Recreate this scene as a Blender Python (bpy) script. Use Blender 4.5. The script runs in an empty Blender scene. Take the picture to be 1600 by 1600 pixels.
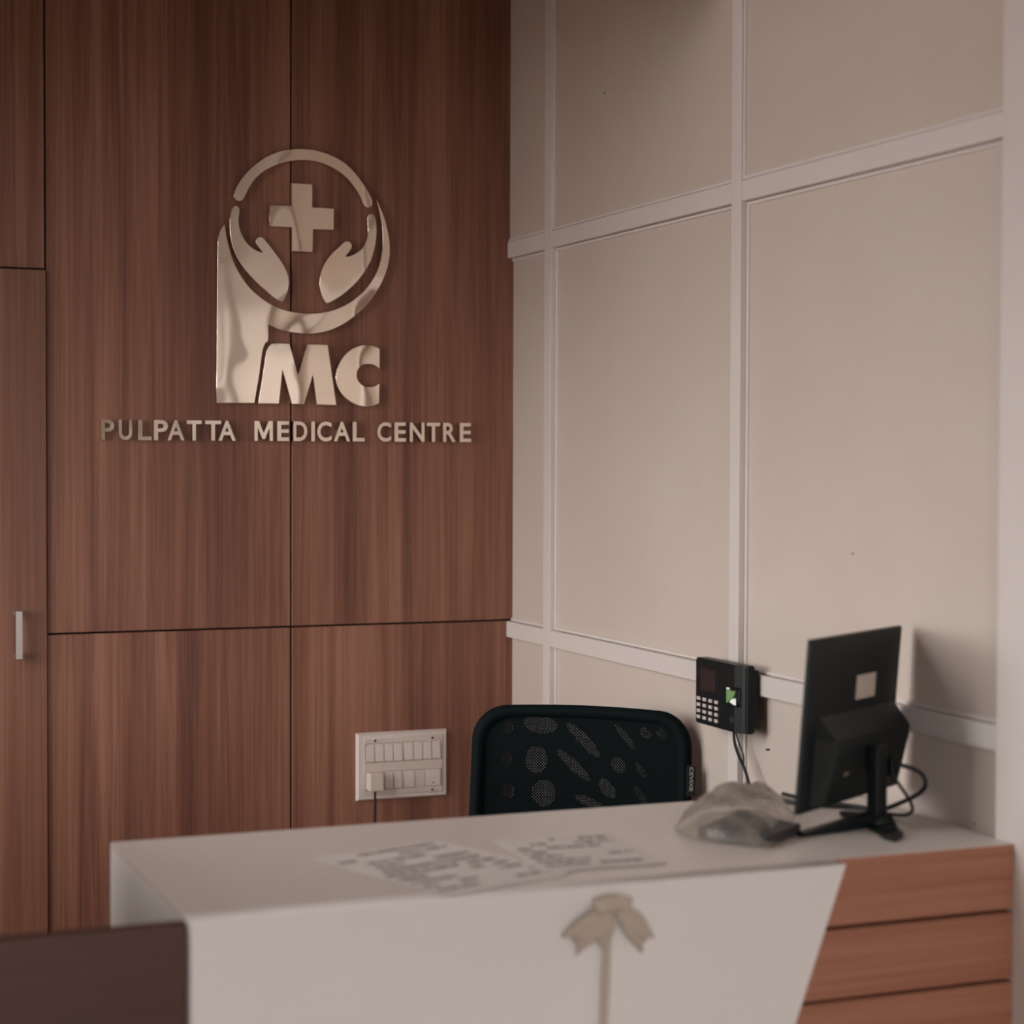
import bpy, bmesh, math, random
from mathutils import Vector, Matrix, noise

# ------------------------------------------------------------------ camera
scene = bpy.context.scene
YAW, PITCH, ROLL = 1.185801, -0.0292638, 0.0033499
F = Vector((math.cos(YAW) * math.cos(PITCH), math.sin(YAW) * math.cos(PITCH), math.sin(PITCH)))
R0 = Vector((math.sin(YAW), -math.cos(YAW), 0))
U0 = R0.cross(F)
R = R0 * math.cos(ROLL) + U0 * math.sin(ROLL)
U = U0 * math.cos(ROLL) - R0 * math.sin(ROLL)
cd = bpy.data.cameras.new('camera')
cam = bpy.data.objects.new('camera', cd)
scene.collection.objects.link(cam)
M = Matrix((R, U, -F)).transposed().to_4x4()
M.translation = Vector((-1.69398, -4.16898, 1.40))
cam.matrix_world = M
cd.sensor_fit = 'HORIZONTAL'
cd.sensor_width = 36.0
cd.lens = 68.9216
cd.clip_start = 0.05
cd.dof.use_dof = True
cd.dof.focus_distance = 3.85
cd.dof.aperture_fstop = 2.9
scene.camera = cam

# ------------------------------------------------------------------ daylight and exposure
world = bpy.data.worlds.new('world')
scene.world = world
world.use_nodes = True
bg = world.node_tree.nodes['Background']
bg.inputs['Color'].default_value = (1.0, 0.95, 0.915, 1)
bg.inputs['Strength'].default_value = 11.2
vs = scene.view_settings
vs.view_transform = 'Standard'
vs.look = 'None'
vs.exposure = 0.0
vs.gamma = 1.0
vs.use_curve_mapping = False
scene.cycles.use_denoising = True
scene.cycles.max_bounces = 10
scene.cycles.diffuse_bounces = 6
scene.cycles.transparent_max_bounces = 24
scene.cycles.sample_clamp_indirect = 6.0

# the place: wood wall is the plane y=0, panelled wall the plane x=0, floor z=0
CEIL = 3.0
X_LEFT, Y_FRONT = -2.4, -5.2
# openings (glazed) : front wall behind the visitor and left wall
FRONT_WIN = [(-2.0, -0.9, 0.45, 2.10)]              # x0,x1,z0,z1
LEFT_WIN = [(-1.85, -1.05, 0.80, 2.85), (-0.95, -0.12, 0.70, 1.75)]                # y0,y1,z0,z1; second window added to brighten the walnut wall at left


def portal(name, loc, rot, sx, sy):
    l = bpy.data.lights.new(name, 'AREA')
    l.shape = 'RECTANGLE'
    l.size, l.size_y = sx, sy
    l.cycles.is_portal = True
    o = bpy.data.objects.new(name, l)
    scene.collection.objects.link(o)
    o.location = loc
    o.rotation_euler = rot
    return o


for (a, b, c, d) in FRONT_WIN:
    portal('daylight_portal', ((a + b) / 2, Y_FRONT - 0.05, (c + d) / 2), (math.radians(90), 0, 0), b - a, d - c)
for (a, b, c, d) in LEFT_WIN:
    portal('daylight_portal', (X_LEFT - 0.05, (a + b) / 2, (c + d) / 2), (math.radians(90), 0, math.radians(-90)), b - a, d - c)

# ------------------------------------------------------------------ helpers
col = scene.collection


def tag(o, label=None, cat=None, group=None, kind=None):
    if label: o['label'] = label
    if cat: o['category'] = cat
    if group: o['group'] = group
    if kind: o['kind'] = kind
    return o


def empty(name, loc, label, cat, group=None):
    o = bpy.data.objects.new(name, None)
    col.objects.link(o)
    o.location = loc
    o.empty_display_size = 0.05
    return tag(o, label, cat, group)


ORIGIN = {}


def origin_of(o):
    m = Matrix.Identity(4)
    while o is not None:
        m = Matrix.Translation(o.location) @ m
        o = o.parent
    return m


def link(name, me, mat, parent=None, smooth=False):
    """mesh data comes in world coordinates; the object keeps identity world transform"""
    o = bpy.data.objects.new(name, me)
    col.objects.link(o)
    if mat is not None and not me.materials:
        me.materials.append(mat)
    if parent is not None:
        o.parent = parent
        root = parent
        while root.parent is not None:
            root = root.parent
        if parent is root and root.type == 'EMPTY':
            o.matrix_parent_inverse = Matrix.Translation(root.location).inverted()
    if smooth:
        for p in me.polygons: p.use_smooth = True
    return o


def bm_mesh(bm, name):
    me = bpy.data.meshes.new(name)
    bmesh.ops.recalc_face_normals(bm, faces=bm.faces)
    bm.to_mesh(me)
    bm.free()
    return me


def box(name, x0, x1, y0, y1, z0, z1, mat, parent=None, bev=0.0, seg=2, rot=None, smooth=False):
    bm = bmesh.new()
    bmesh.ops.create_cube(bm, size=1)
    for v in bm.verts:
        v.co = Vector(((x0 + x1) / 2 + v.co.x * (x1 - x0), (y0 + y1) / 2 + v.co.y * (y1 - y0), (z0 + z1) / 2 + v.co.z * (z1 - z0)))
    if bev:
        bmesh.ops.bevel(bm, geom=list(bm.edges), offset=bev, segments=seg, profile=0.5, affect='EDGES')
    if rot is not None:
        bmesh.ops.transform(bm, matrix=rot, verts=bm.verts)
    return link(name, bm_mesh(bm, name), mat, parent, smooth)


def curve_mesh(cu):
    o = bpy.data.objects.new('tmp', cu)
    col.objects.link(o)
    dg = bpy.context.evaluated_depsgraph_get()
    dg.update()
    me = bpy.data.meshes.new_from_object(o.evaluated_get(dg))
    bpy.data.objects.remove(o)
    bpy.data.curves.remove(cu)
    return me


def smooth_loop(pts, corner=58, sub=5):
    """closed outline through pts, rounded except at sharp corners"""
    n = len(pts)
    P = [Vector(p) for p in pts]
    sharp = []
    for i in range(n):
        a = P[i] - P[i - 1]; b = P[(i + 1) % n] - P[i]
        sharp.append(math.degrees(a.angle(b)) > corner)
    out = []
    for i in range(n):
        p0, p1, p2, p3 = P[i - 1], P[i], P[(i + 1) % n], P[(i + 2) % n]
        L = (p2 - p1).length
        m1 = Vector((0, 0)) if sharp[i] else (p2 - p0)
        m2 = Vector((0, 0)) if sharp[(i + 1) % n] else (p3 - p1)
        m1 = m1.normalized() * L if m1.length else (p2 - p1)
        m2 = m2.normalized() * L if m2.length else (p2 - p1)
        k = sub if not (sharp[i] and sharp[(i + 1) % n]) else 1
        for j in range(k):
            t = j / k
            out.append((2 * t**3 - 3 * t**2 + 1) * p1 + (t**3 - 2 * t**2 + t) * m1 + (-2 * t**3 + 3 * t**2) * p2 + (t**3 - t**2) * m2)
    return out


def plate(name, loops, mtx, thick, mat, parent=None, bev=0.0):
    """flat outline(s) extruded to `thick`; local z=0 is the back, +z the face"""
    cu = bpy.data.curves.new(name, 'CURVE')
    cu.dimensions = '2D'
    cu.fill_mode = 'BOTH'
    cu.extrude = thick / 2 - bev
    cu.bevel_depth = bev
    cu.bevel_resolution = 1
    cu.offset = -bev
    for lp in loops:
        sp = cu.splines.new('POLY')
        sp.points.add(len(lp) - 1)
        for i, p in enumerate(lp):
            sp.points[i].co = (p[0], p[1], 0, 1)
        sp.use_cyclic_u = True
    me = curve_mesh(cu)
    me.transform(mtx @ Matrix.Translation((0, 0, thick / 2)))
    me.update()
    return link(name, me, mat, parent)


def tube(name, pts, r, mat, parent=None, cyclic=False, res=3):
    cu = bpy.data.curves.new(name, 'CURVE')
    cu.dimensions = '3D'
    cu.bevel_depth = r
    cu.bevel_resolution = res
    cu.use_fill_caps = True
    cu.resolution_u = 6
    sp = cu.splines.new('NURBS')
    sp.points.add(len(pts) - 1)
    for i, p in enumerate(pts):
        sp.points[i].co = (*p, 1)
    sp.use_endpoint_u = not cyclic
    sp.use_cyclic_u = cyclic
    sp.order_u = 4 if len(pts) >= 4 else len(pts)
    return link(name, curve_mesh(cu), mat, parent, True)


def cyl(name, a, b, r1, r2, mat, parent=None, seg=20):
    a, b = Vector(a), Vector(b)
    d = b - a
    bm = bmesh.new()
    bmesh.ops.create_cone(bm, cap_ends=True, segments=seg, radius1=r1, radius2=r2, depth=d.length)
    q = Vector((0, 0, 1)).rotation_difference(d.normalized())
    bmesh.ops.transform(bm, matrix=Matrix.Translation((a + b) / 2) @ q.to_matrix().to_4x4(), verts=bm.verts)
    o = link(name, bm_mesh(bm, name), mat, parent)
    for p in o.data.polygons:
        p.use_smooth = len(p.vertices) == 4
    return o


def text_mesh(ch, bold=0.0, depth=0.1):
    cu = bpy.data.curves.new('txt', 'FONT')
    cu.body = ch
    cu.size = 1.0
    cu.offset = bold
    cu.extrude = depth / 2
    cu.resolution_u = 6
    return curve_mesh(cu)


def fit_mesh(me, x0, x1, y0, y1):
    xs = [v.co.x for v in me.vertices]; ys = [v.co.y for v in me.vertices]
    ax, bx_, ay, by = min(xs), max(xs), min(ys), max(ys)
    for v in me.vertices:
        v.co.x = x0 + (v.co.x - ax) / (bx_ - ax) * (x1 - x0)
        v.co.y = y0 + (v.co.y - ay) / (by - ay) * (y1 - y0)


# ------------------------------------------------------------------ materials
def mat(name, color, rough=0.5, metal=0.0, spec=0.5):
    m = bpy.data.materials.new(name)
    m.use_nodes = True
    b = m.node_tree.nodes['Principled BSDF']
    b.inputs['Base Color'].default_value = (*color, 1)
    b.inputs['Roughness'].default_value = rough
    b.inputs['Metallic'].default_value = metal
    b.inputs['Specular IOR Level'].default_value = spec
    return m


def N(m, kind, **kw):
    n = m.node_tree.nodes.new(kind)
    for k, v in kw.items():
        if k in n.inputs: n.inputs[k].default_value = v
        else: setattr(n, k, v)
    return n


def L(m, a, b):
    m.node_tree.links.new(a, b)


def bump(m, scale, strength, dist, detail=3.0):
    tc = N(m, 'ShaderNodeTexCoord')
    ns = N(m, 'ShaderNodeTexNoise', Scale=scale, Detail=detail)
    L(m, tc.outputs['Object'], ns.inputs['Vector'])
    bp = N(m, 'ShaderNodeBump', Strength=strength, Distance=dist)
    L(m, ns.outputs['Fac'], bp.inputs['Height'])
    L(m, bp.outputs['Normal'], m.node_tree.nodes['Principled BSDF'].inputs['Normal'])


def painted(name, c1, c2, rough=0.55, scale=1.6):
    """paint with faint uneven tone"""
    m = mat(name, c1, rough)
    b = m.node_tree.nodes['Principled BSDF']
    tc = N(m, 'ShaderNodeTexCoord')
    ns = N(m, 'ShaderNodeTexNoise', Scale=scale, Detail=5.0, Roughness=0.6)
    L(m, tc.outputs['Object'], ns.inputs['Vector'])
    cr = N(m, 'ShaderNodeValToRGB')
    cr.color_ramp.elements[0].position = 0.35
    cr.color_ramp.elements[1].position = 0.68
    cr.color_ramp.elements[0].color = (*c2, 1)
    cr.color_ramp.elements[1].color = (*c1, 1)
    L(m, ns.outputs['Fac'], cr.inputs['Fac'])
    L(m, cr.outputs['Color'], b.inputs['Base Color'])
    n2 = N(m, 'ShaderNodeTexNoise', Scale=140.0, Detail=2.0)
    L(m, tc.outputs['Object'], n2.inputs['Vector'])
    bp = N(m, 'ShaderNodeBump', Strength=0.12, Distance=0.002)
    L(m, n2.outputs['Fac'], bp.inputs['Height'])
    L(m, bp.outputs['Normal'], b.inputs['Normal'])
    return m


def wood(name, dark, mid, light, along='z', rough=0.42, gain=1.0):
    """laminate with straight streaky grain running along one axis"""
    m = mat(name, mid, rough, spec=0.35)
    b = m.node_tree.nodes['Principled BSDF']
    tc = N(m, 'ShaderNodeTexCoord')
    oi = N(m, 'ShaderNodeObjectInfo')
    off = N(m, 'ShaderNodeMath', operation='MULTIPLY')
    off.inputs[1].default_value = 7.3
    L(m, oi.outputs['Random'], off.inputs[0])
    cb = N(m, 'ShaderNodeCombineXYZ')
    for i in range(3): L(m, off.outputs[0], cb.inputs[i])
    ad = N(m, 'ShaderNodeVectorMath', operation='ADD')
    L(m, tc.outputs['Object'], ad.inputs[0])
    L(m, cb.outputs[0], ad.inputs[1])

    def layer(across, lng, detail, rgh, dist):
        mp = N(m, 'ShaderNodeMapping')
        s = [across, across, across]
        s['xyz'.index(along)] = lng
        mp.inputs['Scale'].default_value = s
        L(m, ad.outputs[0], mp.inputs['Vector'])
        ns = N(m, 'ShaderNodeTexNoise', Scale=1.0, Detail=detail, Roughness=rgh, Distortion=dist)
        L(m, mp.outputs[0], ns.inputs['Vector'])
        return ns.outputs['Fac']

    def madd(a, ka, bb, kb):
        x = N(m, 'ShaderNodeMath', operation='MULTIPLY'); x.inputs[1].default_value = ka
        L(m, a, x.inputs[0])
        y = N(m, 'ShaderNodeMath', operation='MULTIPLY_ADD'); y.inputs[1].default_value = kb
        L(m, bb, y.inputs[0]); L(m, x.outputs[0], y.inputs[2])
        return y.outputs[0]

    broad = layer(6.5, 0.30, 2.0, 0.5, 0.8)
    mid_ = layer(25.0, 0.55, 4.0, 0.55, 1.1)
    fine = layer(190.0, 3.0, 3.0, 0.6, 0.3)
    s1 = madd(broad, 0.38, mid_, 0.42)
    s2 = madd(s1, 0.95, fine, 0.26)
    cr = N(m, 'ShaderNodeValToRGB')
    e = cr.color_ramp.elements
    e[0].position, e[1].position = 0.33, 0.66
    e[0].color = (*[c * gain for c in dark], 1)
    e[1].color = (*[c * gain for c in light], 1)
    k = cr.color_ramp.elements.new(0.50)
    k.color = (*[c * gain for c in mid], 1)
    L(m, s2, cr.inputs['Fac'])
    L(m, cr.outputs['Color'], b.inputs['Base Color'])
    bp = N(m, 'ShaderNodeBump', Strength=0.1, Distance=0.001)
    L(m, fine, bp.inputs['Height'])
    L(m, bp.outputs['Normal'], b.inputs['Normal'])
    return m


WD, WM, WL = (0.105, 0.040, 0.030), (0.235, 0.102, 0.068), (0.390, 0.192, 0.128)
m_wood = wood('walnut_laminate', WD, WM, WL, 'z')
m_wood_door = wood('walnut_door', (0.15, 0.065, 0.042), (0.235, 0.107, 0.068), (0.30, 0.145, 0.095), 'z')
m_wood_h = wood('walnut_plank', (0.22, 0.085, 0.053), (0.365, 0.155, 0.097), (0.48, 0.23, 0.15), 'x')
m_wood_gate = wood('dark_wood_panel', (0.055, 0.024, 0.018), (0.08, 0.034, 0.026), (0.10, 0.045, 0.034), 'x', 0.5)
m_groove = mat('groove_black', (0.012, 0.010, 0.010), 0.8)
m_cream = painted('cream_panel', (0.68, 0.605, 0.55), (0.64, 0.555, 0.50), 0.5)
m_cream_up = painted('cream_panel_upper', (0.67, 0.585, 0.525), (0.62, 0.525, 0.46), 0.5)
m_trim = painted('off_white_trim', (0.76, 0.715, 0.69), (0.73, 0.68, 0.65), 0.42, 3.0)
m_plaster = painted('room_plaster', (0.68, 0.60, 0.53), (0.65, 0.57, 0.50), 0.7)
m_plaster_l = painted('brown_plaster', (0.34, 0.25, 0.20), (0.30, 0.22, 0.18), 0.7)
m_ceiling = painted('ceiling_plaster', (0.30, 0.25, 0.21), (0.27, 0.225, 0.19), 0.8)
m_floor = painted('floor_tile', (0.42, 0.36, 0.31), (0.36, 0.30, 0.26), 0.3, 2.5)
m_ground = painted('bare_ground', (0.12, 0.10, 0.085), (0.09, 0.075, 0.065), 0.9)
m_white = painted('white_laminate', (0.84, 0.815, 0.80), (0.82, 0.79, 0.775), 0.36, 2.0)
m_desktop = painted('white_desktop', (0.73, 0.675, 0.635), (0.70, 0.64, 0.60), 0.33, 4.0)
m_black = mat('black_plastic', (0.003, 0.008, 0.010), 0.42, spec=0.35)
m_blackm = mat('black_matt', (0.003, 0.0075, 0.009), 0.75, spec=0.12)
m_monitor = mat('monitor_charcoal', (0.008, 0.0125, 0.0135), 0.5, spec=0.35)
m_cable = mat('cable_black', (0.008, 0.011, 0.012), 0.5)
m_switch = mat('ivory_switch', (0.70, 0.615, 0.565), 0.35)
m_switch2 = mat('white_switch_plate', (0.74, 0.67, 0.63), 0.35)
m_dark = mat('dark_hole', (0.006, 0.006, 0.006), 0.6)
m_steel = mat('brushed_steel', (0.50, 0.46, 0.43), 0.42, 1.0)
m_gold = mat('champagne_mirror', (0.93, 0.80, 0.68), 0.03, 1.0)
m_letter = mat('champagne_letter', (0.84, 0.72, 0.61), 0.14, 1.0)


def wavy(m, scale, dist):
    b = m.node_tree.nodes['Principled BSDF']
    tc = N(m, 'ShaderNodeTexCoord')
    ns = N(m, 'ShaderNodeTexNoise', Scale=scale, Detail=1.0)
    L(m, tc.outputs['Object'], ns.inputs['Vector'])
    bp = N(m, 'ShaderNodeBump', Strength=1.0, Distance=dist)
    L(m, ns.outputs['Fac'], bp.inputs['Height'])
    L(m, bp.outputs['Normal'], b.inputs['Normal'])


wavy(m_gold, 6.0, 0.0035)
wavy(m_letter, 15.0, 0.002)

# traced outlines on the wood wall, metres (x, z)
ARC = [(-0.6592, 1.9587), (-0.6526, 1.9762), (-0.635, 2.002), (-0.6106, 2.0258), (-0.584, 2.0446), (-0.5528, 2.0577), (-0.5214, 2.0635), (-0.5034, 2.065), (-0.4762, 2.0632), (-0.4444, 2.0556), (-0.4124, 2.0409), (-0.3871, 2.0191), (-0.3663, 1.9939), (-0.3501, 1.9684), (-0.3468, 1.9575), (-0.3486, 1.9495), (-0.357, 1.9447), (-0.3653, 1.9487), (-0.3732, 1.965), (-0.3871, 1.9862), (-0.4078, 2.0092), (-0.433, 2.0252), (-0.4626, 2.0366), (-0.4898, 2.0407), (-0.5124, 2.0402), (-0.5393, 2.036), (-0.5662, 2.0262), (-0.5929, 2.0117), (-0.6129, 1.9934), (-0.6261, 1.9733), (-0.6363, 1.9534), (-0.6425, 1.9458), (-0.6504, 1.9441), (-0.6579, 1.9502)]
CROSS = [(-0.5313, 1.9893), (-0.4843, 1.9892), (-0.4843, 1.9392), (-0.4352, 1.9386), (-0.4356, 1.8922), (-0.483, 1.8913), (-0.4838, 1.8416), (-0.5308, 1.8414), (-0.5308, 1.893), (-0.5805, 1.8933), (-0.5809, 1.9391), (-0.5313, 1.9403)]
LHAND = [(-0.6658, 1.9192), (-0.6629, 1.9279), (-0.6571, 1.9335), (-0.6513, 1.9328), (-0.6474, 1.9277), (-0.6471, 1.9183), (-0.649, 1.9069), (-0.6484, 1.8937), (-0.6446, 1.8787), (-0.6378, 1.8648), (-0.6281, 1.852), (-0.6164, 1.843), (-0.6066, 1.8383), (-0.5953, 1.8354), (-0.6018, 1.8427), (-0.6096, 1.8538), (-0.6111, 1.8594), (-0.6086, 1.8661), (-0.6027, 1.8689), (-0.5959, 1.8676), (-0.589, 1.8613), (-0.5773, 1.8476), (-0.5635, 1.83), (-0.5517, 1.8143), (-0.5438, 1.8003), (-0.5389, 1.7862), (-0.5373, 1.7728), (-0.5389, 1.7594), (-0.5438, 1.744), (-0.5507, 1.7313), (-0.5596, 1.7329), (-0.5734, 1.7411), (-0.5891, 1.7539), (-0.6067, 1.7685), (-0.6223, 1.7831), (-0.6359, 1.7977), (-0.6475, 1.8143), (-0.6562, 1.831), (-0.663, 1.8496), (-0.6668, 1.8683), (-0.6683, 1.8871), (-0.6681, 1.904)]
RHAND = [(-0.3586, 1.9202), (-0.3574, 1.9268), (-0.3516, 1.9309), (-0.3447, 1.9303), (-0.3407, 1.9243), (-0.3377, 1.909), (-0.3372, 1.8892), (-0.3388, 1.8715), (-0.3423, 1.8537), (-0.348, 1.8336), (-0.3573, 1.8156), (-0.3688, 1.7975), (-0.3827, 1.7805), (-0.3988, 1.7645), (-0.4172, 1.7496), (-0.4355, 1.738), (-0.451, 1.7309), (-0.4561, 1.7347), (-0.4618, 1.7459), (-0.4663, 1.7611), (-0.4679, 1.7763), (-0.4657, 1.7939), (-0.4595, 1.8116), (-0.4504, 1.8272), (-0.4379, 1.842), (-0.4241, 1.8546), (-0.415, 1.8638), (-0.4081, 1.868), (-0.4012, 1.8681), (-0.3961, 1.8646), (-0.3943, 1.8581), (-0.3966, 1.8514), (-0.4092, 1.8344), (-0.3966, 1.8371), (-0.3828, 1.8443), (-0.3712, 1.8536), (-0.3631, 1.866), (-0.3585, 1.8794), (-0.3567, 1.8971), (-0.3579, 1.9125)]
PSHAPE = [(-0.6799, 1.8934), (-0.6899, 1.8779), (-0.6943, 1.8585), (-0.6952, 1.8242), (-0.6962, 1.7128), (-0.6982, 1.5089), (-0.6144, 1.51), (-0.6042, 1.5686), (-0.5975, 1.6163), (-0.5939, 1.6316), (-0.5895, 1.6404), (-0.5837, 1.6461), (-0.5837, 1.6804), (-0.5618, 1.6714), (-0.5348, 1.6656), (-0.5033, 1.663), (-0.476, 1.6646), (-0.4441, 1.6724), (-0.4121, 1.6873), (-0.3798, 1.7116), (-0.3521, 1.739), (-0.3289, 1.7729), (-0.314, 1.8066), (-0.3066, 1.8401), (-0.3066, 1.8711), (-0.3127, 1.9018), (-0.3221, 1.9323), (-0.3399, 1.9689), (-0.3315, 1.9451), (-0.3254, 1.9145), (-0.322, 1.8793), (-0.3243, 1.8483), (-0.3313, 1.817), (-0.3452, 1.7878), (-0.366, 1.7606), (-0.3937, 1.7376), (-0.4259, 1.7203), (-0.4579, 1.7106), (-0.4897, 1.707), (-0.5123, 1.7076), (-0.5438, 1.7123), (-0.5752, 1.7231), (-0.6019, 1.7395), (-0.6241, 1.7582), (-0.6439, 1.7833), (-0.6593, 1.8106), (-0.6694, 1.8403), (-0.6759, 1.8679)]
EMM = [(-0.6064, 1.5091), (-0.6009, 1.5395), (-0.5934, 1.5858), (-0.5884, 1.6174), (-0.5847, 1.6296), (-0.5771, 1.6383), (-0.5684, 1.6405), (-0.5357, 1.64), (-0.5168, 1.5714), (-0.4965, 1.64), (-0.4494, 1.6397), (-0.4293, 1.5077), (-0.4744, 1.5086), (-0.4831, 1.5732), (-0.5034, 1.5085), (-0.5307, 1.5089), (-0.5518, 1.5841), (-0.5596, 1.5092)]
CEE = [(-0.3292, 1.6336), (-0.3436, 1.6398), (-0.3592, 1.6419), (-0.3748, 1.6395), (-0.3929, 1.6322), (-0.4096, 1.6189), (-0.4225, 1.6002), (-0.4294, 1.5816), (-0.4307, 1.5643), (-0.4263, 1.5472), (-0.416, 1.5313), (-0.4005, 1.5179), (-0.3824, 1.509), (-0.3642, 1.5055), (-0.346, 1.5075), (-0.3309, 1.5127), (-0.3296, 1.5574), (-0.3408, 1.551), (-0.3539, 1.5488), (-0.3656, 1.5506), (-0.376, 1.5579), (-0.3817, 1.5689), (-0.3817, 1.5813), (-0.376, 1.5925), (-0.3669, 1.5984), (-0.3539, 1.5996), (-0.3409, 1.5969), (-0.3297, 1.5892)]
LETTERS = [('P', -0.9465, -0.9175), ('U', -0.9088, -0.8796), ('L', -0.8682, -0.8383), ('P', -0.8345, -0.8032), ('A', -0.8054, -0.7674), ('T', -0.7641, -0.7302), ('T', -0.7241, -0.6877), ('A', -0.695, -0.6556), ('M', -0.6154, -0.5732), ('E', -0.5646, -0.5364), ('D', -0.5284, -0.4959), ('I', -0.4878, -0.4785), ('C', -0.4744, -0.44), ('A', -0.4364, -0.3976), ('L', -0.3929, -0.3644), ('C', -0.3359, -0.3023), ('E', -0.2957, -0.2674), ('N', -0.2596, -0.2238), ('T', -0.2195, -0.1866), ('R', -0.1804, -0.1485), ('E', -0.1405, -0.112)]


# ================================================================== the setting
def structure(o, label):
    o['kind'] = 'structure'
    o['label'] = label
    return o


def wall_with_openings(name, axis, pos, thick, u0, u1, z0, z1, openings, mat_, label):
    """wall in the plane axis=pos made of boxes around rectangular openings, one mesh"""
    bm = bmesh.new()
    us = sorted({u0, u1, *[o[0] for o in openings], *[o[1] for o in openings]})
    zs = sorted({z0, z1, *[o[2] for o in openings], *[o[3] for o in openings]})
    for i in range(len(us) - 1):
        for j in range(len(zs) - 1):
            uc, zc = (us[i] + us[i + 1]) / 2, (zs[j] + zs[j + 1]) / 2
            if any(o[0] < uc < o[1] and o[2] < zc < o[3] for o in openings): continue
            r = bmesh.ops.create_cube(bm, size=1)
            for v in r['verts']:
                u = uc + v.co.x * (us[i + 1] - us[i]); z = zc + v.co.z * (zs[j + 1] - zs[j]); w = pos + v.co.y * thick
                v.co = Vector((u, w, z)) if axis == 'y' else Vector((w, u, z))
    bmesh.ops.remove_doubles(bm, verts=bm.verts, dist=1e-5)
    return structure(link(name, bm_mesh(bm, name), mat_), label)


structure(box('floor', X_LEFT - 0.2, 0.2, Y_FRONT - 0.2, 0.2, -0.1, 0, m_floor), 'pale tiled floor of the reception room')
structure(box('ground', -40, 30, -60, 40, -0.5, -0.3, m_ground), 'bare ground outside the windows')
structure(box('ceiling', X_LEFT - 0.2, 0.2, Y_FRONT - 0.2, 0.2, CEIL, CEIL + 0.1, m_ceiling), 'plain painted ceiling above the reception')
wf = wall_with_openings('wall_front', 'y', Y_FRONT - 0.1, 0.2, X_LEFT - 0.2, 0.2, 0, CEIL, FRONT_WIN, m_plaster, 'plastered wall with glazed entrance opposite the sign')
wl = wall_with_openings('wall_left', 'x', X_LEFT - 0.1, 0.2, Y_FRONT, 0.2, 0, CEIL, LEFT_WIN, m_plaster_l, 'plastered wall with wide window left of reception')
structure(box('shade_bulkhead', X_LEFT, -0.001, -1.0, -0.001, 2.47, CEIL - .001, m_ceiling, None, bev=.003), 'added unseen bulkhead shading the walnut wall')  # out of view, added to darken the upper wood wall and corner
structure(box('shade_fascia', X_LEFT, -0.001, -1.03, -1.001, 2.25, CEIL - .001, m_ceiling, None, bev=.002), 'added unseen fascia shading the top of the walnut wall')  # unseen lip added to block high window light from the wood wall
wi = 0
for wall, axis, wins in ((wf, 'y', FRONT_WIN), (wl, 'x', LEFT_WIN)):
    for (a, b, c, d) in wins:
        wi += 1
        bm = bmesh.new()
        bars = [(a, a + .06, c, d), (b - .06, b, c, d), (a, b, c, c + .06), (a, b, d - .06, d)]
        n = 3
        for k in range(1, n):
            u = a + (b - a) * k / n
            bars.append((u - .025, u + .025, c, d))
        for (u0, u1, z0, z1) in bars:
            r = bmesh.ops.create_cube(bm, size=1)
            for v in r['verts']:
                u = (u0 + u1) / 2 + v.co.x * (u1 - u0); z = (z0 + z1) / 2 + v.co.z * (z1 - z0)
                v.co = Vector((u, Y_FRONT - .1 + v.co.y * .06, z)) if axis == 'y' else Vector((X_LEFT - .1 + v.co.y * .06, u, z))
        structure(link('window_%d' % wi, bm_mesh(bm, 'window_frame'), m_trim), ('white framed glazed opening in the wall opposite the sign', 'tall white framed window in the left wall', 'added small white framed window brightening the walnut wall')[wi - 1])

# ---- wood panelled back wall: carcass plus single panels with open joints
SEAMS = [-2.1, -1.057, -0.528, 0.0]
ZS = 1.020
J = 0.0019
wb = structure(box('wall_back', X_LEFT - 0.2, 0.2, 0.0, 0.2, 0, CEIL, m_groove), 'walnut laminate panelled wall carrying the sign')




WY = 0.0   # face of the panels
wb.data.transform(Matrix.Translation((0, 0.018, 0)))
for (x0, x1) in ((-1.057, -0.528), (-0.528, -0.0005)):
    box('panel', x0 + J, x1 - J, WY, 0.0185, ZS + J, 2.468, m_wood, wb, bev=0.0012, seg=1)
    box('panel', x0 + J, x1 - J, WY, 0.0185, 0.002, ZS - J, m_wood, wb, bev=0.0012, seg=1)
for (x0, x1) in ((-2.1, -1.057), (-2.399, -2.1)):
    z0 = 1.783 if x0 == -2.1 else ZS + .76
    box('panel', x0 + J, x1 - J, WY, 0.0185, z0 + J, 2.468, m_wood, wb, bev=0.0012, seg=1)
    if x0 != -2.1:
        box('panel', x0 + J, x1 - J, WY, 0.0185, 0.002, z0 - J, m_wood, wb, bev=0.0012, seg=1)
# flush cupboard door with a bar handle, standing a little proud
d1 = structure(box('door_1', -1.80, -1.0575, -0.012, 0.012, 0.01, 1.781, m_wood_door, None, bev=0.0015, seg=1), 'brown wooden door with steel bar handle, beside the sign wall')
box('panel', -2.098, -1.803, WY, 0.0185, 0.002, 1.781, m_wood, wb, bev=0.0012, seg=1)
hb = bmesh.new()
for (x0, x1, y0, y1, z0, z1) in ((-1.127, -1.1135, -0.050, -0.042, 0.975, 1.0735), (-1.127, -1.1135, -0.046, -0.011, 0.975, 0.985), (-1.127, -1.1135, -0.046, -0.011, 1.0635, 1.0735)):
    r = bmesh.ops.create_cube(hb, size=1)
    for v in r['verts']:
        v.co = Vector(((x0 + x1) / 2 + v.co.x * (x1 - x0), (y0 + y1) / 2 + v.co.y * (y1 - y0), (z0 + z1) / 2 + v.co.z * (z1 - z0)))
link('door_handle', bm_mesh(hb, 'door_handle'), m_steel, d1)['label'] = 'brushed steel bar handle'

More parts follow.
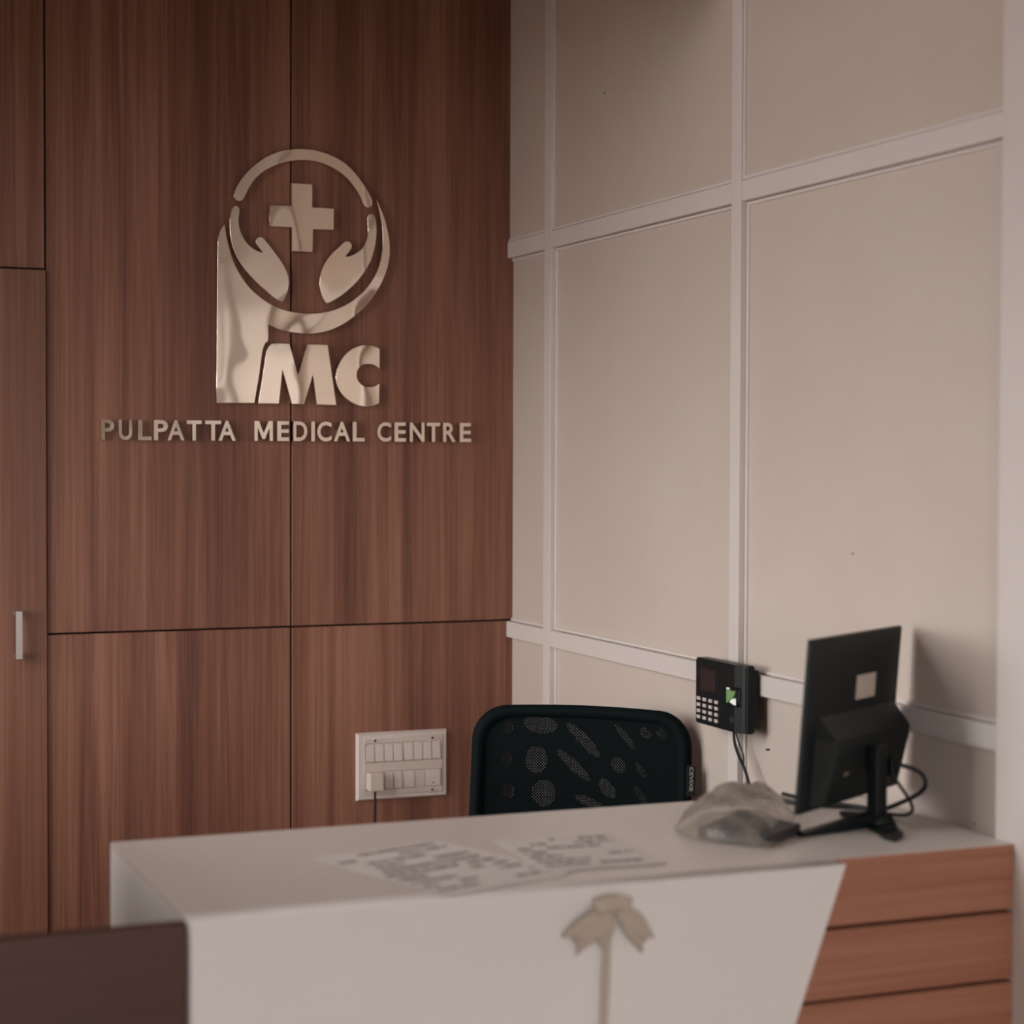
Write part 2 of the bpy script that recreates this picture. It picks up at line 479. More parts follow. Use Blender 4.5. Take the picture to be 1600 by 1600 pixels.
# ---- cream panelled right wall
T = 0.019                      # battens
RAIL = [(0.982, 1.018), (1.848, 1.884)]     # z of the two rails
wr = structure(box('wall_right', 0.0, 0.2, Y_FRONT - 0.2, 0.2, 0, CEIL, m_cream), 'cream panelled wall with off-white battens right of the sign')
BAT = [(-0.218, -0.254), (-1.069, -1.105)]
cols = [(-0.001, BAT[0][0]), (BAT[0][1], BAT[1][0]), (BAT[1][1], -1.876)]
rows = [(0.002, RAIL[0][0]), (RAIL[0][1], RAIL[1][0]), (RAIL[1][1], CEIL - .002)]
for ci, (ya, yb) in enumerate(cols):
    for ri, (za, zb) in enumerate(rows):
        up = ri == 2
        xf = -0.0125 if up else -0.0035
        box('panel', xf, 0.001, yb + .0006, ya - .0006, za + .0006, zb - .0006, m_cream_up if up else m_cream, wr)
        # thin bead round the panel where the photograph shows one
        bt = xf - 0.0045
        w = 0.0075
        if ri >= 1:
            box('bead', bt, xf + .001, yb + .001, ya - .001, za + .001, za + w, m_trim, wr, bev=.0012, seg=1)
        if ri == 1:
            box('bead', bt, xf + .001, yb + .001, ya - .001, zb - w, zb - .001, m_trim, wr, bev=.0012, seg=1)
        if ci > 0:
            box('bead', bt, xf + .001, ya - w, ya - .001, za + w, zb - (w if ri == 1 else .001), m_trim, wr, bev=.0012, seg=1)
for (ya, yb) in BAT:
    box('batten', -T, 0.001, yb, ya, 0.002, CEIL - .002, m_trim, wr, bev=.0008, seg=1)
for (za, zb) in RAIL:
    e = 0.0 if za < 1.5 else 0.004
    for (ya, yb) in ((-0.0008, BAT[0][0]), (BAT[0][1], BAT[1][0]), (BAT[1][1], -1.868)):
        box('rail', -T + .0006, 0.001, yb + .0008, ya - .0008, za, zb, m_trim, wr, bev=.0008, seg=1)
structure(box('trim_1', -0.030, 0.001, -2.60, -1.878, 0, CEIL, m_trim, None, bev=.002, seg=2), 'wide off-white upright trim where the desk meets the wall')
d2 = structure(box('reflected_door', -0.036, 0.001, -3.62, -2.72, 0.005, 2.10, m_white, None, bev=.002), 'added unseen white door for the emblem to reflect')  # unseen bright surface added for the emblem's reflections
for za_, zb_ in ((0.25, 0.95), (1.10, 1.95)):
    box('panel', -0.042, -0.0355, -3.50, -2.84, za_, zb_, m_white, d2, bev=.003)
cyl('door_handle', (-0.034, -2.80, 1.02), (-0.075, -2.80, 1.02), .012, .012, m_steel, d2)
structure(box('baseboard_right', -0.012, 0.001, Y_FRONT + .03, -3.63, 0, 0.1, m_trim, None, bev=.002), 'off-white skirting along the right wall')
box('panel', -0.004, 0.001, Y_FRONT + .01, -2.601, 0.002, CEIL - .002, m_white, wr)  # white sheet out of view, added so the emblem reflects brighter
# a tiny old nail and a dark peck left in the panels
cyl('nail', (0.0, -1.192, 0.889), (-0.010, -1.192, 0.889), 0.0022, 0.0018, m_dark, wr, 10)
for (xn, yn, zn) in ((-0.0125, -0.5153, 2.1375), (-0.0035, -1.4577, 1.2428), (-0.0035, -1.7916, 0.8654)):
    cyl('nail', (xn + .001, yn, zn), (xn - .0012, yn, zn), 0.0019, 0.0016, m_dark, wr, 8)

# ================================================================== the sign
def on_wall(y):
    return Matrix(((1, 0, 0, 0), (0, 0, -1, y), (0, 1, 0, 0), (0, 0, 0, 1)))


emblem = empty('emblem_sign', (-0.50, -0.004, 1.51), 'mirror-gold emblem of two hands, cross, circle and big MC letters on the walnut wall', 'sign')
for nm, tr, crn in (('ring_arc', ARC, 70), ('cross', CROSS, 30), ('hand', LHAND, 70), ('hand', RHAND, 70), ('letter', PSHAPE, 60), ('letter', EMM, 55), ('letter', CEE, 60)):
    plate(nm, [smooth_loop(tr, crn)], on_wall(-0.006), 0.010, m_gold, emblem, bev=0.0006)
for (x, z) in ((-0.6, 2.020), (-0.4, 2.016), (-0.507, 1.915), (-0.60, 1.80), (-0.42, 1.80), (-0.655, 1.6), (-0.585, 1.55), (-0.45, 1.55), (-0.40, 1.57), (-0.5, 1.685)):
    cyl('stud', (x, 0.0, z), (x, -0.007, z), 0.003, 0.003, m_dark, emblem, 8)

words = {}
for wi_, (word, n0, n1, xc) in enumerate((('PULPATTA', 0, 8, -0.80), ('MEDICAL', 8, 15, -0.49), ('CENTRE', 15, 21, -0.22))):
    e = empty('sign_lettering', (xc, -0.0, 1.4275), 'raised champagne metal letters reading %s under the emblem' % word, 'lettering', 'raised letters of the name')
    for (ch, x0, x1) in LETTERS[n0:n1]:
        if ch == 'M':
            cu = bpy.data.curves.new('txt', 'CURVE'); cu.dimensions = '2D'; cu.fill_mode = 'BOTH'; cu.extrude = .05
            pts = [(0, 0), (0, 1), (.24, 1), (.5, .40), (.76, 1), (1, 1), (1, 0), (.82, 0), (.82, .66), (.57, .10), (.43, .10), (.18, .66), (.18, 0)]
            sp = cu.splines.new('POLY'); sp.points.add(len(pts) - 1); sp.use_cyclic_u = True
            for i, p in enumerate(pts): sp.points[i].co = (p[0], p[1], 0, 1)
            me = curve_mesh(cu)
        else:
            me = text_mesh(ch, bold=0.022, depth=0.1)
        fit_mesh(me, x0 + .0006, x1 - .0006, 1.4280, 1.4710)
        zs_ = [v.co.z for v in me.vertices]
        lo, hi = min(zs_), max(zs_)
        for v in me.vertices:
            v.co.z = (v.co.z - lo) / (hi - lo) * 0.018
        me.transform(on_wall(-0.0002))
        link('letter', me, m_letter, e)

# ================================================================== switch board on the wood wall
sb = empty('switch_board', (-0.272, 0.0, 0.625), 'ivory electrical switch board with two rows of rockers on the wood wall', 'switch board')
bm = bmesh.new()
bx0, bx1, bz0, bz1 = -0.3795, -0.1640, 0.6252, 0.7776
r = bmesh.ops.create_cube(bm, size=1)
for v in r['verts']:
    f = v.co.y < 0
    i = 0.0045 if f else 0
    v.co = Vector((bx0 + i if v.co.x < 0 else bx1 - i, -0.010 if f else -0.0002, bz0 + i if v.co.z < 0 else bz1 - i))
link('plate', bm_mesh(bm, 'plate'), m_switch2, sb)
# raised inner frame
bm = bmesh.new()
ix0, ix1, iz0, iz1 = -0.3635, -0.1785, 0.6385, 0.7655
fr = plate('frame', [[(ix0, iz0), (ix1, iz0), (ix1, iz1), (ix0, iz1)], [(-0.3612, 0.6495), (-0.1795, 0.6495), (-0.1795, 0.6905), (-0.3612, 0.6905)], [(-0.3612, 0.711), (-0.1795, 0.711), (-0.1795, 0.754), (-0.3612, 0.754)]], on_wall(-0.0098), 0.003, m_switch, sb, bev=.0004)
bm.free()


def rocker(x0, x1, z0, z1):
    bm = bmesh.new()
    r = bmesh.ops.create_cube(bm, size=1)
    for v in r['verts']:
        x = x0 if v.co.x < 0 else x1
        z = z0 if v.co.z < 0 else z1
        y = -0.0098 if v.co.y > 0 else (-0.0165 if v.co.z < 0 else -0.0118)
        v.co = Vector((x, y, z))
    bmesh.ops.bevel(bm, geom=list(bm.edges), offset=.0006, segments=2, affect='EDGES')
    return link('rocker', bm_mesh(bm, 'rocker'), m_switch2, sb)


for i in range(8):
    x = -0.3605 + i * 0.0218 + (0.0045 if i >= 4 else 0)
    rocker(x + .0008, x + .0205, 0.7135, 0.7515)
for (x0, x1) in ((-0.3140, -0.2955), (-0.2930, -0.2752), (-0.2685, -0.2455)):
    rocker(x0, x1, 0.6520, 0.6885)
box('blank_plate', -0.2435, -0.2195, -0.0125, -0.0098, 0.652, 0.6885, m_switch, sb, bev=.0005)
sk = box('socket', -0.2175, -0.1828, -0.0150, -0.0098, 0.6522, 0.6885, m_switch2, sb, bev=.0008)
box('socket_slot', -0.2025, -0.1975, -0.0154, -0.0148, 0.6580, 0.6598, m_dark, sk)
box('socket', -0.3605, -0.3160, -0.0125, -0.0098, 0.6515, 0.6890, m_switch, sb, bev=.0005)
for (x, z) in ((-0.3379, 0.7602), (-0.2020, 0.7602), (-0.2025, 0.6428), (-0.3379, 0.6430)):
    c = cyl('screw_cap', (x, -0.0120, z), (x, -0.0138, z), 0.0066, 0.0058, m_switch, sb, 18)
    cyl('screw_hole', (x, -0.0136, z), (x, -0.0142, z), 0.0027, 0.0027, m_dark, c, 14)
pl = empty('charger_plug', (-0.342, -0.013, 0.65), 'ivory charger plug with black cord pushed into the switch board', 'plug')
box('plug_body', -0.3600, -0.3262, -0.042, -0.0130, 0.6505, 0.6915, m_switch, pl, bev=.004, seg=3, smooth=False)
tube('cord', [(-0.3455, -0.036, 0.654), (-0.3450, -0.036, 0.640), (-0.3445, -0.034, 0.61), (-0.3440, -0.030, 0.56), (-0.344, -0.028, 0.40), (-0.335, -0.030, 0.18), (-0.30, -0.04, 0.012), (-0.20, -0.06, 0.006)], 0.0026, m_cable, pl)

# ================================================================== reception desk
DZ = 0.8627
DXL, DYB, DYF, DYW = -1.195, -1.463, -1.958, -1.923
desk = empty('reception_desk', (-0.6, -1.7, 0), 'white reception desk with slanted front panel and walnut plank front', 'desk')
box('desk_top', DXL, -0.0305, DYW + .001, DYB, DZ - 0.008, DZ, m_desktop, desk, bev=.0012, seg=2)
# front panel with its slanting right edge
fp = [(DXL, 0.0), (-0.637, 0.0), (-0.3215, DZ), (DXL, DZ)]
plate('front_panel', [fp], on_wall(DYW + .0008), 0.0358, m_white, desk, bev=0.0012)
box('side_panel', DXL, DXL + .030, DYW + .0012, DYB, 0.0, DZ - .0082, m_white, desk, bev=.001)
zt = DZ - .0306
zseams = [DZ - .0008, 0.7695, 0.6724, 0.5753, 0.4782, 0.3811, 0.2840, 0.1869, 0.0898, 0.0]
for i in range(9):
    z1, z0 = zseams[i], zseams[i + 1]
    bb = box('plank', DXL + .032, -0.0305, DYW, DYW + .018, z0 + .0024, z1 - (0.0024 if i else 0.0), m_wood_h, desk, bev=.001, seg=1)
box('plank_backing', DXL + .032, -0.0305, DYW + .018, DYW + .024, 0.002, zt, m_groove, desk)

# low wooden panel closing the gap left of the desk
gate = empty('swing_gate', (-1.36, -1.94, 0.0), 'low dark wooden swing gate panel at the left of the white desk', 'gate')
box('gate_panel', -1.52, DXL - .002, -1.952, -1.934, 0.12, DZ - .003, m_wood_gate, gate, bev=.0012)
for z in (0.25, 0.74):
    cyl('hinge', (DXL - .006, -1.930, z - .03), (DXL - .006, -1.930, z + .03), .004, .004, m_steel, gate, 10)
box('gate_latch', -1.515, -1.455, -1.9335, -1.926, 0.70, 0.72, m_steel, gate, bev=.001)
cab = empty('shade_cabinet', (-1.76, -1.6, 0), 'added unseen low cabinet shading the left side of the desk', 'cabinet')  # unseen blocker added to keep the desk's left side in shade
box('body', -2.0, -1.523, -1.935, -1.25, 0.0, 1.06, m_wood_gate, cab, bev=.002)
box('shade_cabinet_top', -2.01, -1.522, -1.96, -1.24, 1.061, 1.085, m_wood_gate, cab, bev=.002)
for xa, xb in ((-1.995, -1.764), (-1.760, -1.528)):
    dd = box('door', xa, xb, -1.953, -1.936, 0.06, 1.05, m_wood_gate, cab, bev=.0015)
    box('handle', (xa + xb) / 2 - .006, (xa + xb) / 2 + .006, -1.975, -1.954, 0.70, 0.80, m_steel, dd, bev=.001)

# ================================================================== papers on the desk
def paper_material(seed, rows_):
    m = mat('printed_paper', (0.74, 0.70, 0.67), 0.75)
    b = m.node_tree.nodes['Principled BSDF']
    tc = N(m, 'ShaderNodeTexCoord')
    sx = N(m, 'ShaderNodeSeparateXYZ')
    L(m, tc.outputs['UV'], sx.inputs[0])
    # text rows
    mu = N(m, 'ShaderNodeMath', operation='MULTIPLY'); mu.inputs[1].default_value = rows_
    L(m, sx.outputs['Y'], mu.inputs[0])
    fr_ = N(m, 'ShaderNodeMath', operation='FRACT'); L(m, mu.outputs[0], fr_.inputs[0])
    fl = N(m, 'ShaderNodeMath', operation='FLOOR'); L(m, mu.outputs[0], fl.inputs[0])
    row = N(m, 'ShaderNodeMath', operation='LESS_THAN'); row.inputs[1].default_value = 0.48
    L(m, fr_.outputs[0], row.inputs[0])
    cb = N(m, 'ShaderNodeCombineXYZ')
    xm = N(m, 'ShaderNodeMath', operation='MULTIPLY'); xm.inputs[1].default_value = 2.6
    L(m, sx.outputs['X'], xm.inputs[0])
    ym = N(m, 'ShaderNodeMath', operation='MULTIPLY_ADD'); ym.inputs[1].default_value = 3.7; ym.inputs[2].default_value = seed
    L(m, fl.outputs[0], ym.inputs[0])
    L(m, xm.outputs[0], cb.inputs[0]); L(m, ym.outputs[0], cb.inputs[1])
    ns = N(m, 'ShaderNodeTexNoise', Scale=1.0, Detail=1.0)
    L(m, cb.outputs[0], ns.inputs['Vector'])
    gt = N(m, 'ShaderNodeMath', operation='GREATER_THAN'); gt.inputs[1].default_value = 0.47
    L(m, ns.outputs['Fac'], gt.inputs[0])
    # word gaps
    cb2 = N(m, 'ShaderNodeCombineXYZ')
    x2 = N(m, 'ShaderNodeMath', operation='MULTIPLY'); x2.inputs[1].default_value = 60
    L(m, sx.outputs['X'], x2.inputs[0]); L(m, x2.outputs[0], cb2.inputs[0]); L(m, ym.outputs[0], cb2.inputs[1])
    n2 = N(m, 'ShaderNodeTexNoise', Scale=1.0, Detail=2.0); L(m, cb2.outputs[0], n2.inputs['Vector'])
    g2 = N(m, 'ShaderNodeMath', operation='GREATER_THAN'); g2.inputs[1].default_value = 0.43
    L(m, n2.outputs['Fac'], g2.inputs[0])
    # margins
    def band(sock, lo, hi):
        a = N(m, 'ShaderNodeMath', operation='GREATER_THAN'); a.inputs[1].default_value = lo; L(m, sock, a.inputs[0])
        c = N(m, 'ShaderNodeMath', operation='LESS_THAN'); c.inputs[1].default_value = hi; L(m, sock, c.inputs[0])
        d = N(m, 'ShaderNodeMath', operation='MULTIPLY'); L(m, a.outputs[0], d.inputs[0]); L(m, c.outputs[0], d.inputs[1])
        return d.outputs[0]
    prod = row.outputs[0]
    for s in (gt.outputs[0], g2.outputs[0], band(sx.outputs['X'], .07, .93), band(sx.outputs['Y'], .05, .95)):
        q = N(m, 'ShaderNodeMath', operation='MULTIPLY'); L(m, prod, q.inputs[0]); L(m, s, q.inputs[1]); prod = q.outputs[0]
    mx = N(m, 'ShaderNodeMix', data_type='RGBA')
    mx.inputs['A'].default_value = (0.70, 0.655, 0.62, 1)
    mx.inputs['B'].default_value = (0.11, 0.10, 0.10, 1)
    L(m, prod, mx.inputs['Factor'])
    L(m, mx.outputs['Result'], b.inputs['Base Color'])
    return m


def paper(cx, cy, ang, w, h, seed, rows_, label, curl, lift=0.0):
    bm = bmesh.new()
    uv = bm.loops.layers.uv.new('UVMap')
    nx, ny = 16, 20
    g = {}
    ca, sa = math.cos(ang), math.sin(ang)
    for i in range(nx + 1):
        for j in range(ny + 1):
            u, v = i / nx, j / ny
            x, y = (u - .5) * w, (v - .5) * h
            z = DZ + 0.0008 + lift + curl * (max(0, u - .72) ** 2 * 3 * v + max(0, .2 - u) ** 2 * 6 * (1 - v))
            z += 0.0006 * (1 + noise.noise(Vector((x * 18, y * 18, seed))))
            g[i, j] = bm.verts.new((cx + x * ca - y * sa, cy + x * sa + y * ca, z))
    for i in range(nx):
        for j in range(ny):
            f = bm.faces.new((g[i, j], g[i + 1, j], g[i + 1, j + 1], g[i, j + 1]))
            for lp, (a, c) in zip(f.loops, ((i, j), (i + 1, j), (i + 1, j + 1), (i, j + 1))):
                lp[uv].uv = (a / nx, c / ny)
    res = bmesh.ops.extrude_face_region(bm, geom=list(bm.faces))
    for e in res['geom']:
        if isinstance(e, bmesh.types.BMVert): e.co.z -= 0.0003
    o = link('paper_sheet', bm_mesh(bm, 'paper_sheet'), paper_material(seed, rows_), None, False)
    return tag(o, label, 'paper', 'printed papers on the desk')


paper(-0.828, -1.782, math.radians(19), 0.212, 0.285, 3.1, 11, 'larger printed paper sheet lying askew on the left of the desk', 0.003)
paper(-0.622, -1.762, math.radians(-4), 0.172, 0.215, 9.4, 8, 'smaller printed paper sheet lying nearer the monitor on the desk', 0.0, 0.0006)

# ================================================================== ribbon bow on the desk front
def cloth_material(name, c, trans):
    m = mat(name, c, 0.6)
    b = m.node_tree.nodes['Principled BSDF']
    tc = N(m, 'ShaderNodeTexCoord')
    wv = N(m, 'ShaderNodeTexWave', Scale=160.0, Distortion=1.0)
    L(m, tc.outputs['Object'], wv.inputs['Vector'])
    bp = N(m, 'ShaderNodeBump', Strength=0.25, Distance=0.0008)
    L(m, wv.outputs['Fac'], bp.inputs['Height'])
    L(m, bp.outputs['Normal'], b.inputs['Normal'])
    return m


m_ribbon = cloth_material('beige_ribbon', (0.55, 0.47, 0.39), 0.3)


def ribbon(name, path, widths, side, parent, thick=0.0008, wave=0.0, seed=0, notch=0.0, cross=8):
    """cloth strip along path (list of Vectors) with width directions `side`"""
    bm = bmesh.new()
    n = len(path)
    rows_ = []
    for i, p in enumerate(path):
        p = Vector(p); s = Vector(side[i] if isinstance(side, list) else side).normalized()
        row = []
        for j in range(cross + 1):
            t = j / cross - .5
            q = p + s * (t * widths[i])
            q.y -= wave * (0.5 + 0.5 * math.sin(j * 2.4 + seed + i * .35)) * min(1, i / 3)
            if i == n - 1 and notch:
                d = (Vector(path[-1]) - Vector(path[-2])).normalized()
                q -= d * notch * (1 - abs(t) * 2)
            row.append(bm.verts.new(q))
        rows_.append(row)
    for i in range(n - 1):
        for j in range(cross):
            bm.faces.new((rows_[i][j], rows_[i][j + 1], rows_[i + 1][j + 1], rows_[i + 1][j]))
    bmesh.ops.recalc_face_normals(bm, faces=bm.faces)
    bmesh.ops.solidify(bm, geom=list(bm.faces), thickness=thick)
    return link(name, bm_mesh(bm, name), m_ribbon, parent, True)


bow = empty('ribbon_bow', (-0.668, DYF, 0.0), 'beige ribbon bow with long tail hanging down the white desk front', 'ribbon')
KX, KZ = -0.6645, 0.842
YB = DYF - 0.004


def lerp_path(a, b, n, sag=0.0):
    a, b = Vector(a), Vector(b)
    return [a.lerp(b, i / n) + Vector((0, -0.006 * math.sin(math.pi * min(1, i / n * 1.2)), -sag * math.sin(math.pi * i / n))) for i in range(n + 1)]


ribbon('tail', lerp_path((KX - .004, YB - .004, KZ - .002), (-0.7225, YB, 0.792), 8), [.010, .018, .026, .031, .034, .036, .036, .035, .033], (0.62, 0, -0.78), bow, wave=.005, seed=1, notch=.014)
ribbon('tail', lerp_path((KX + .006, YB - .004, KZ - .002), (-0.612, YB, 0.783), 8), [.010, .018, .026, .030, .032, .032, .030, .028, .027], (0.72, 0, 0.69), bow, wave=.005, seed=2, notch=.014)
ribbon('tail', lerp_path((KX - .002, YB - .003, KZ - .004), (-0.690, YB - .001, 0.788), 7), [.010, .018, .026, .030, .032, .033, .033, .032], (0.9, 0, -0.4), bow, wave=.005, seed=4, notch=.010)


def loop_path(cx, cz, rx, rz, tilt, n=14):
    out = []
    for i in range(n + 1):
        a = 2 * math.pi * i / n
        x, y = rx * (1 - math.cos(a)) / 2, rz * math.sin(a)
        out.append(Vector((cx + x * math.cos(tilt), YB - .010 - y, cz + x * math.sin(tilt))))
    return out


for tilt, rx in ((math.radians(195), .027), (math.radians(-18), .024)):
    ribbon('loop', loop_path(KX, KZ + .004, rx, .008, tilt), [.018] * 15, (-math.sin(tilt), 0, math.cos(tilt)), bow, cross=4)
bm = bmesh.new()
bmesh.ops.create_uvsphere(bm, u_segments=14, v_segments=9, radius=1)
for v in bm.verts:
    k = 1 + .14 * noise.noise(v.co * 2.3)
    v.co = Vector((KX + v.co.x * .0085 * k, YB - .010 + v.co.y * .0075 * k, KZ + v.co.z * .0115 * k))
link('knot', bm_mesh(bm, 'knot'), m_ribbon, bow, True)
n = 26
ribbon('strap', [Vector((KX - .004 - .0165 * min(1, (i / n) * 2.2) * .75, DYF - .0018 - .0022 * (1 + math.sin(i * .7)), KZ - .004 - (KZ - .012) * i / n)) for i in range(n + 1)], [.0100 + .0010 * math.sin(i * .5) for i in range(n + 1)], (1, 0, 0), bow, cross=4)

# ================================================================== office chair
CH = Vector((-0.2023, -0.8224, 0.0))
DX = Vector((0.788, -0.616, 0)).normalized()
DN = Vector((0.616, 0.788, 0)).normalized()       # away from the sitter
chair = empty('office_chair', (-0.35, -1.03, 0), 'black mesh-back office chair behind the reception desk', 'chair')
BW, BTOP, BBOT = 0.2095, 0.920, 0.48


def back_pt(u, v, off=0.0):
    """u in metres across, v height; gentle wrap-around curve and recline"""
    y = 0.030 - 0.55 * u * u - (BTOP - v) * 0.10 + 0.05 + off
    return CH + DX * u + DN * (y - 0.04) + Vector((0, 0, v))


def back_outline(inset, n=9):
    rad = 0.062 - inset * .6
    pts = []
    hw = BW - inset
    top, bot = BTOP - inset, BBOT + inset
    for (cx, cz, a0) in ((hw - rad, top - rad, 0), (-hw + rad, top - rad, 90), (-hw + rad, bot + rad, 180), (hw - rad, bot + rad, 270)):
        for i in range(n + 1):
            a = math.radians(a0 + 90 * i / n)
            pts.append((cx + rad * math.cos(a), cz + rad * math.sin(a)))
    out = []
    for i, p in enumerate(pts):     # refine the long straight runs
        q = pts[(i + 1) % len(pts)]
        d = math.hypot(q[0] - p[0], q[1] - p[1])
        k = 12 if (i % (n + 1)) == n else 1
        for j in range(k):
            out.append((p[0] + (q[0] - p[0]) * j / k, p[1] + (q[1] - p[1]) * j / k))
    # slight flare: a little wider low down
    return [(x * (1 + 0.05 * (BTOP - z)), z + 0.006 * math.cos(x / BW * 1.5)) for x, z in out]


def strip_between(name, o1, o2, off, thick, m, parent):
    bm = bmesh.new()
    A = [bm.verts.new(back_pt(*p, off)) for p in o1]; B = [bm.verts.new(back_pt(*p, off)) for p in o2]
    for i in range(len(A)):
        k = (i + 1) % len(A)
        bm.faces.new((A[i], A[k], B[k], B[i]))
    bmesh.ops.recalc_face_normals(bm, faces=bm.faces)
    bmesh.ops.solidify(bm, geom=list(bm.faces), thickness=thick)
    bmesh.ops.bevel(bm, geom=[e for e in bm.edges if len(e.link_faces) == 2 and e.calc_face_angle(0) > 1.0], offset=min(.003, thick * .3), segments=2, affect='EDGES')
    return link(name, bm_mesh(bm, name), m, parent, True)


strip_between('back_rim', back_outline(0.0), back_outline(0.024), -0.004, 0.016, m_blackm, chair)
# mesh fabric: two families of diagonal threads
inner = back_outline(0.009)


def inside(u, v):
    c = False
    for i in range(len(inner)):
        x1, y1 = inner[i - 1]; x2, y2 = inner[i]
        if (y1 > v) != (y2 > v) and u < (x2 - x1) * (v - y1) / (y2 - y1) + x1: c = not c
    return c


bm = bmesh.new()
SP, TW, ST = 0.0056, 0.00215, 0.012
for fam in (1, -1):
    c = -0.45
    while c < 0.45:
        run = []
        t = BBOT
        vmid = (BTOP + BBOT) / 2
        while t <= BTOP + ST:
            u = c + fam * (t - vmid)
            if inside(u, t): run.append((u, t))
            t += ST
        if len(run) > 1:
            prev = None
            off = 0.002 if fam == 1 else 0.0028
            for (u, v) in run:
                a = bm.verts.new(back_pt(u - TW, v, off)); b2 = bm.verts.new(back_pt(u + TW, v, off))
                if prev: bm.faces.new((prev[0], prev[1], b2, a))
                prev = (a, b2)
        c += SP
mm = link('mesh_fabric', bm_mesh(bm, 'mesh_fabric'), m_blackm, chair)
mm['kind'] = 'stuff'
mm['label'] = 'woven black mesh of the backrest'
# ribbed shell behind the mesh, with its openings
def ell(cx, cz, a, b, rot, n=18):
    r_ = math.radians(rot)
    return [(cx + a * math.cos(t) * math.cos(r_) - b * math.sin(t) * math.sin(r_), cz + a * math.cos(t) * math.sin(r_) + b * math.sin(t) * math.cos(r_)) for t in [2 * math.pi * i / n for i in range(n)]]


HS = BTOP - 0.948
holes = [ell(-.088, .912, .034, .017, -4), ell(-.094, .845, .022, .026, 0), ell(-.078, .783, .024, .026, 0), ell(-.004, .886, .046, .011, -43), ell(-.022, .838, .044, .010, -40),
         ell(.078, .896, .030, .008, -48), ell(.118, .905, .014, .009, -40), ell(.066, .842, .016, .014, -50), ell(.046, .797, .022, .013, -50), ell(.110, .835, .018, .007, -60),
         ell(.150, .905, .012, .010, -45), ell(.010, .770, .030, .009, -20), ell(-.150, .905, .010, .014, 0), ell(-.150, .845, .010, .016, 0), ell(-.145, .785, .012, .014, 0), ell(.112, .788, .020, .008, -55),
         ell(-.09, .70, .03, .02, 0), ell(.06, .70, .03, .012, -30), ell(-.07, .62, .03, .02, 0), ell(.07, .62, .03, .012, -30)]
cu_out = [(x, z) for x, z in back_outline(0.012)]
sh = plate('back_shell', [cu_out] + [[(x, z + HS) for x, z in hl] for hl in holes], Matrix.Identity(4), 0.004, m_blackm, chair)
me = sh.data
bm = bmesh.new(); bm.from_mesh(me)
bmesh.ops.triangulate(bm, faces=bm.faces)
bmesh.ops.subdivide_edges(bm, edges=[e for e in bm.edges if e.calc_length() > .05], cuts=2)
for v in bm.verts:
    v.co = back_pt(v.co.x, v.co.y, 0.020 + v.co.z)
bm.to_mesh(me); bm.free()
# tag with the maker's word on the right edge
tz0, tz1 = 0.774, 0.829
tg = bmesh.new()
u0 = BW * 1.006
vs_ = []
for (du, z) in ((-.004, tz0 - .004), (.0135, tz0), (.0135, tz1 - .002), (-.004, tz1)):
    vs_.append(tg.verts.new(back_pt(u0, z, -0.008) + DX * du))
tg.faces.new(vs_)
bmesh.ops.solidify(tg, geom=list(tg.faces), thickness=0.0015)
m_tag = mat('tag_fabric', (0.016, 0.020, 0.016), 0.7)
m_tagtxt = mat('tag_print', (0.42, 0.40, 0.34), 0.7)
tgo = link('fabric_tag', bm_mesh(tg, 'fabric_tag'), m_tag, chair)
me = text_mesh('CEVIXE', bold=0.012, depth=0.02)
fit_mesh(me, 0.0, 0.044, 0.0, 0.0068)
base = back_pt(u0, tz1, -0.008)
for v in me.vertices:
    a, b_, c_ = v.co
    # reads from top to bottom
    v.co = base + DX * (0.0022 + b_) + Vector((0, 0, -0.004 - a)) + DN * (-0.0019 - c_ * .01)
    v.co -= DN * (-(BTOP - tz1) * 0.10 + (BTOP - (tz1 - a)) * 0.10)
link('tag_print', me, m_tagtxt, tgo)
# seat and base (below the desk top)
def seat_mesh():
    bm = bmesh.new()
    bmesh.ops.create_cube(bm, size=1)
    bmesh.ops.bevel(bm, geom=[e for e in bm.edges if abs(e.verts[0].co.z - e.verts[1].co.z) > .5], offset=.18, segments=6, affect='EDGES')
    bmesh.ops.bevel(bm, geom=[e for e in bm.edges if abs(e.verts[0].co.z - e.verts[1].co.z) < .01 and len(e.link_faces) == 2 and e.calc_face_angle(0) > 1], offset=.06, segments=3, affect='EDGES')
    sc_ = CH - DN * 0.21
    for v in bm.verts:
        v.co = sc_ + DX * (v.co.x * .42) + DN * (v.co.y * .40) + Vector((0, 0, .455 + v.co.z * .07))
    return bm_mesh(bm, 'seat')


SC = CH - DN * 0.21
link('seat', seat_mesh(), m_blackm, chair, True)
tube('back_support', [back_pt(0, .60, .03), back_pt(0, .50, .035), CH + DN * .03 + Vector((0, 0, .43)), SC + DN * .10 + Vector((0, 0, .41)), SC + Vector((0, 0, .41))], .016, m_black, chair)
cyl('gas_lift', SC + Vector((0, 0, .12)), SC + Vector((0, 0, .42)), .025, .020, m_black, chair)
for k in range(5):
    a = math.radians(20 + 72 * k)
    d = Vector((math.cos(a), math.sin(a), 0))
    lg = tube('leg', [SC + Vector((0, 0, .125)), SC + d * .09 + Vector((0, 0, .115)), SC + d * .18 + Vector((0, 0, .095)), SC + d * .25 + Vector((0, 0, .078))], .015, m_black, chair)
    w = Vector((-d.y, d.x, 0))
    cyl('castor', SC + d * .25 - w * .016 + Vector((0, 0, .0305)), SC + d * .25 + w * .016 + Vector((0, 0, .0305)), .03, .03, m_black, lg, 16)
    cyl('castor_stem', SC + d * .25 + Vector((0, 0, .03)), SC + d * .25 + Vector((0, 0, .08)), .006, .006, m_black, lg, 8)

